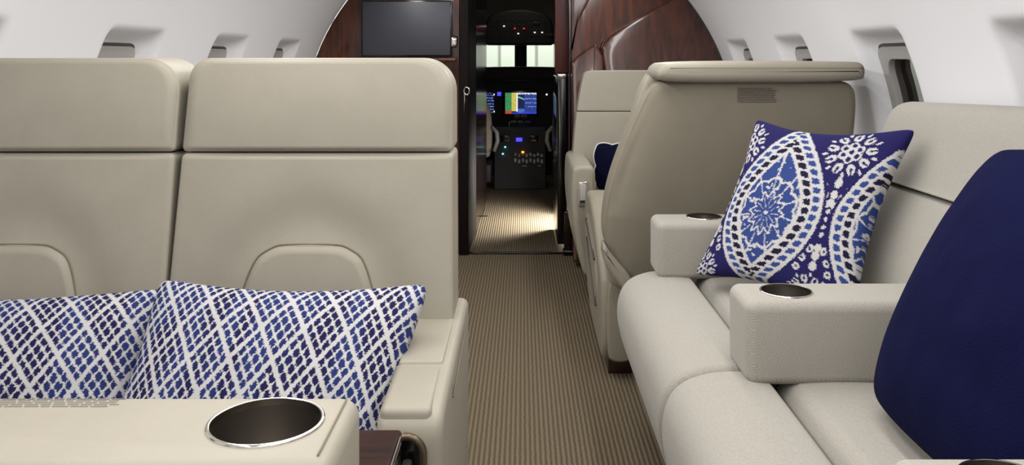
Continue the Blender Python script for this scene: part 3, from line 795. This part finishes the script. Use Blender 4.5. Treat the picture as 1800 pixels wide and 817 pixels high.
# ------------------------------------------------------------------ near right seat (its back to us)
sb = thing('cabin_armchair', 'cream leather seat seen from behind, its back shell rising above the sofa end', 'armchair', (.65, 2.8, 0))
BLc = sb.location
def bk(b): return 2.53+max(0, (.97-b))*.30             # rear face distance
shell = smooth_poly([(.425, .985), (.385, .955), (.345, .86), (.308, .76), (.278, .66), (.262, .56), (.262, .47), (.285, .405), (.345, .335), (.40, .27), (.95, .25), (1.0, .32), (1.005, .80), (1.0, .92), (.985, .965), (.94, .985)], 260, 2)
def shf(a, b, c):
    wrap = .10*math.exp(-max(0, a-.27-(max(0, b-.55))*.30)/.05)    # rounds away at the aisle edge
    return (a-BLc.x, bk(b)+.14-c+wrap*.5-BLc.y, b)
pad('back_shell', shell, .14, .012, shf, M['leather_dark'], sb, lambda a, b: .010*(1-min(1, abs(a-.64)/.40)**4)*(1-min(1, abs(b-.62)/.38)**4), nr=30, rb=.02)
cap = smooth_poly([(.392, .985), (.398, 1.02), (.43, 1.038), (.97, 1.038), (1.0, 1.03), (1.004, 1.0), (.995, .976), (.44, .974)], 200, 2)
pad('headrest_cap', cap, .25, .024, lambda a, b, c: (a-BLc.x, 2.73-c-BLc.y, b), M['leather'], sb, nr=6, seg=8, rb=.03)
tube('cap_seam', [(x-BLc.x, 2.481-BLc.y+(.02 if x < .41 else 0), 1.0175) for x in np.linspace(.43, .992, 20)], .0012, M['thread'], sb, n=6)
hd = smooth_poly([(.46, 1.030), (.415, 1.018), (.385, .985), (.362, .92), (.345, .85), (.338, .80), (.345, .74), (.42, .72), (.96, .72), (.985, .80), (.985, 1.02), (.95, 1.03)], 220, 2)
pad('headrest', hd, .13, .03, lambda a, b, c: (a-BLc.x, 2.77-c+(.97-b)*.2-BLc.y, b), M['leather'], sb, nr=6, rb=.03)
frb = smooth_poly([(.34, .73), (.32, .60), (.31, .45), (.95, .45), (.97, .73)], 160, 2)
pad('backrest', frb, .12, .03, lambda a, b, c: (a-BLc.x, 2.97-c+(.8-b)*.2-BLc.y, b), M['leather'], sb, nr=6, rb=.03)
box('seat_cushion', .36-BLc.x, .95-BLc.x, 3.0-BLc.y, 3.5-BLc.y, .30, .44, M['leather'], sb, r=.03, seg=5)
# aisle-side arm: an outline in (y,z)
side = smooth_poly([(2.80, .06), (2.83, .045), (3.30, .06), (3.50, .20), (3.54, .40), (3.50, .50), (3.38, .525), (3.22, .515), (3.05, .46), (2.93, .40), (2.80, .345), (2.765, .31), (2.765, .12)], 220, 2)
pad('side_panel', side, .105, .022, lambda a, b, c: (.362-c+.018*max(0, .25-b)-BLc.x, a-BLc.y, b), M['leather_dark'], sb, nr=12, rb=.02)
slot = smooth_poly([(2.92, .32), (3.04, .38), (3.38, .455), (3.42, .40), (3.36, .33), (2.95, .17), (2.90, .22)], 120, 2)
pad('slot_rim', slot, .006, .003, lambda a, b, c: (.262-c-BLc.x, a-BLc.y, b), M['leather'], sb, nr=3)
slot2 = smooth_poly([(2.95, .305), (3.05, .355), (3.35, .42), (3.385, .395), (3.34, .35), (2.96, .20), (2.93, .23)], 120, 2)
pad('slot', slot2, .003, .001, lambda a, b, c: (.2565-c-BLc.x, a-BLc.y, b), M['leather_dark'], sb, nr=3)
for l0, l1 in (((3.385, .41), (3.0, .34)), ((3.34, .345), (2.94, .195))):
    tube('slot_line', [(.2525-BLc.x, l0[0]-BLc.y, l0[1]), (.2525-BLc.x, l1[0]-BLc.y, l1[1])], .004, M['gasket'], sb, n=6)
# rear end of the arm with its inset panel and lip
inset = smooth_poly([(.274, .325), (.30, .312), (.345, .288), (.357, .27), (.357, .09), (.345, .062), (.29, .062), (.274, .09)], 120, 2)
pad('rear_panel', inset, .016, .009, lambda a, b, c: (a-BLc.x, 2.772-c-BLc.y, b), M['leather_dark'], sb, nr=4)
lipo = smooth_poly([(.257, .465), (.283, .425), (.328, .374), (.352, .340), (.358, .30), (.328, .300), (.292, .340), (.257, .400)], 120, 2)
pad('shell_lip', lipo, .10, .016, lambda a, b, c: (a-BLc.x, 2.805-c-BLc.y, b), M['leather'], sb, nr=4, rb=.01)
box('seat_base', .42-BLc.x, .9-BLc.x, 2.85-BLc.y, 3.4-BLc.y, 0, .30, M['leather_dark'], sb, r=.02)
box('floor_rail', .285-BLc.x, .42-BLc.x, 2.83-BLc.y, 3.4-BLc.y, 0, .05, M['plinth'], sb, r=.004)
def pl(bm, a, b, d):
    z = .958-d; y = bk(z)-.004-.0035; bbox(bm, a, b, y-.0012-BLc.y, y+.004-BLc.y, z-.0022, z)
print_lines('placard_print', 7, .638-BLc.x, .755-BLc.x, 8, pl, sb, .0066, .006, .014)

# ------------------------------------------------------------------ far right seat (facing us)
sa = thing('cabin_armchair', 'cream leather seat facing aft against the wooden front wall, navy pillow on it', 'armchair', (.6, 4.1, 0))
AL = sa.location
def af(b): return 4.02+(b-.5)*.22
hdA = smooth_poly([(.262, .791), (.264, .80), (.272, .85), (.292, .95), (.305, .978), (.345, .985), (.80, .985), (.86, .97), (.88, .90), (.885, .80), (.884, .791), (.87, .790), (.6, .790), (.275, .790)], 200, 1)
pad('headrest', hdA, .14, .006, lambda a, b, c: (a-AL.x, af(b)+.14-c-AL.y, b), M['leather'], sa, nr=8, rb=.03)
bkA = smooth_poly([(.261, .787), (.259, .775), (.245, .65), (.235, .50), (.25, .40), (.90, .40), (.90, .55), (.886, .775), (.885, .787), (.87, .788), (.6, .788), (.275, .788)], 200, 1)
pad('backrest', bkA, .14, .006, lambda a, b, c: (a-AL.x, af(b)+.14-c-AL.y, b), M['leather'], sa, nr=10, rb=.03)
lo = lumbar_outline(.56, .42, .655, .15, .12)
pad('lumbar_pad', lo, .02, .008, lambda a, b, c: (a-AL.x, af(b)+.006-c-AL.y, b), M['leather'], sa, nr=5)
box('seat_cushion', .31-AL.x, .86-AL.x, 3.56-AL.y, 4.1-AL.y, .32, .445, M['leather'], sa, r=.03, seg=5)
box('seat_base', .36-AL.x, .86-AL.x, 3.7-AL.y, 4.2-AL.y, 0, .32, M['leather_dark'], sa, r=.02)
ao = smooth_poly([(.208, .55), (.212, .585), (.235, .597), (.28, .597), (.302, .585), (.306, .55), (.306, .25), (.295, .14), (.262, .13), (.238, .20), (.215, .34), (.205, .45)], 160, 2)
pad('armrest', ao, .62, .02, lambda a, b, c: (a-AL.x, 4.17-c-AL.y, b+0*c), M['leather'], sa, nr=8, rb=.02)
recp = smooth_poly([(.228, .53), (.292, .535), (.294, .25), (.285, .17), (.262, .20), (.240, .30), (.226, .42)], 100, 1)
pad('front_inset', recp, .008, .004, lambda a, b, c: (a-AL.x, 3.553-c-AL.y, b), M['leather_dark'], sa, nr=3)
lp = bpy.data.objects.new('latch', None); C.objects.link(lp); lp.parent = sa
box('latch_plate', .234-AL.x, .268-AL.x, 3.536-AL.y, 3.548-AL.y, .432, .532, M['chrome'], lp, r=.003)
box('latch_flap', .239-AL.x, .263-AL.x, 3.532-AL.y, 3.538-AL.y, .455, .525, M['frame'], lp, r=.002)
box('latch_gap', .240-AL.x, .262-AL.x, 3.534-AL.y, 3.538-AL.y, .445, .455, M['black'], lp)
tube('arm_seam', [(.296-AL.x, 3.549-AL.y, z) for z in np.linspace(.57, .2, 8)], .0015, M['thread'], sa, n=6)
# navy scalloped pillow
th = np.linspace(0, 2*PI, 260)[:-1]
base = rrect(-.19, .19, -.095, .095, .02, 260)
Pn = []
per = np.cumsum(np.r_[0, np.hypot(*np.diff(np.vstack([base, base[:1]]), axis=0).T)])
for i, p in enumerate(base):
    nv = base[(i+1) % 260]-base[i-1]; nv = np.array([nv[1], -nv[0]])/np.linalg.norm(nv)
    Pn.append(p+nv*(.009*abs(math.sin(PI*per[i]/per[-1]*14))))
Pn = np.array(Pn)
pil = thing('throw_pillow', 'small dark navy pillow with white scalloped edge on the far right seat', 'pillow', (.55, 3.93, .548))
def pf(a, b, c): return (a-.02, (c)*-1+b*.15+a*-.05, b)
def bulge(a, b): return .05*max(0, (1-(a/.19)**2))**.5*max(0, (1-(b/.095)**2))**.5
pad('pillow_cover', Pn, .03, .006, pf, M['navy_dark'], pil, bulge, nr=14)
tube('scalloped_piping', [pf(p[0], p[1], .015) for p in Pn], .0045, M['piping'], pil, closed=True)

# ------------------------------------------------------------------ light
def area_light(name, loc, sx, sy, e, col=(1, 1, 1), rot=(0, 0, 0)):
    l = bpy.data.lights.new(name, 'AREA'); l.shape = 'RECTANGLE'; l.size = sx; l.size_y = sy; l.energy = e; l.color = col
    o = bpy.data.objects.new(name, l); C.objects.link(o); o.location = loc; o.rotation_euler = rot; return o
WARM = (1, .985, .962)
for s in (-1, 1):
    area_light('cove_light', (AX+s*.55, 1.8, 1.56), .10, 5.2, 24, WARM, (0, math.radians(s*30), 0))
area_light('dome_light', (AX, 1.2, 1.76), .35, 3.6, 17, WARM)
area_light('floor_light', (.42, 5.40, .34), .25, .08, 38, (1, .97, .92), (0, math.radians(35), 0))
area_light('cockpit_fill_light', (0, 6.9, 1.70), .3, .3, .9, (1, .95, .85))  # added fill that lifts the dark cockpit, not a fitted lamp
area_light('hangar_lamp', (0, 10.5, 4.5), 4, 2, 800, (.95, 1, .97), (math.radians(50), 0, 0))
w = bpy.data.worlds.new('world'); bpy.context.scene.world = w; w.use_nodes = True
w.node_tree.nodes['Background'].inputs[0].default_value = (.10, .085, .06, 1); w.node_tree.nodes['Background'].inputs[1].default_value = 1.0

# ------------------------------------------------------------------ camera
cam = bpy.data.cameras.new('camera'); co_ = bpy.data.objects.new('camera', cam); C.objects.link(co_)
co_.location = (0, 0, H); co_.rotation_euler = (PI/2, 0, 0)
cam.sensor_fit = 'HORIZONTAL'; cam.sensor_width = 36; cam.lens = F/1800*36
cam.shift_x = -(VX-900)/1800; cam.shift_y = -(408.5-VY)/1800
cam.clip_start = .02
S = bpy.context.scene; S.camera = co_
S.view_settings.view_transform = 'Standard'; S.view_settings.look = 'None'; S.view_settings.gamma = 1
S.view_settings.use_curve_mapping = False; S.view_settings.exposure = -0.06
S.cycles.use_denoising = True
S.cycles.max_bounces = 10
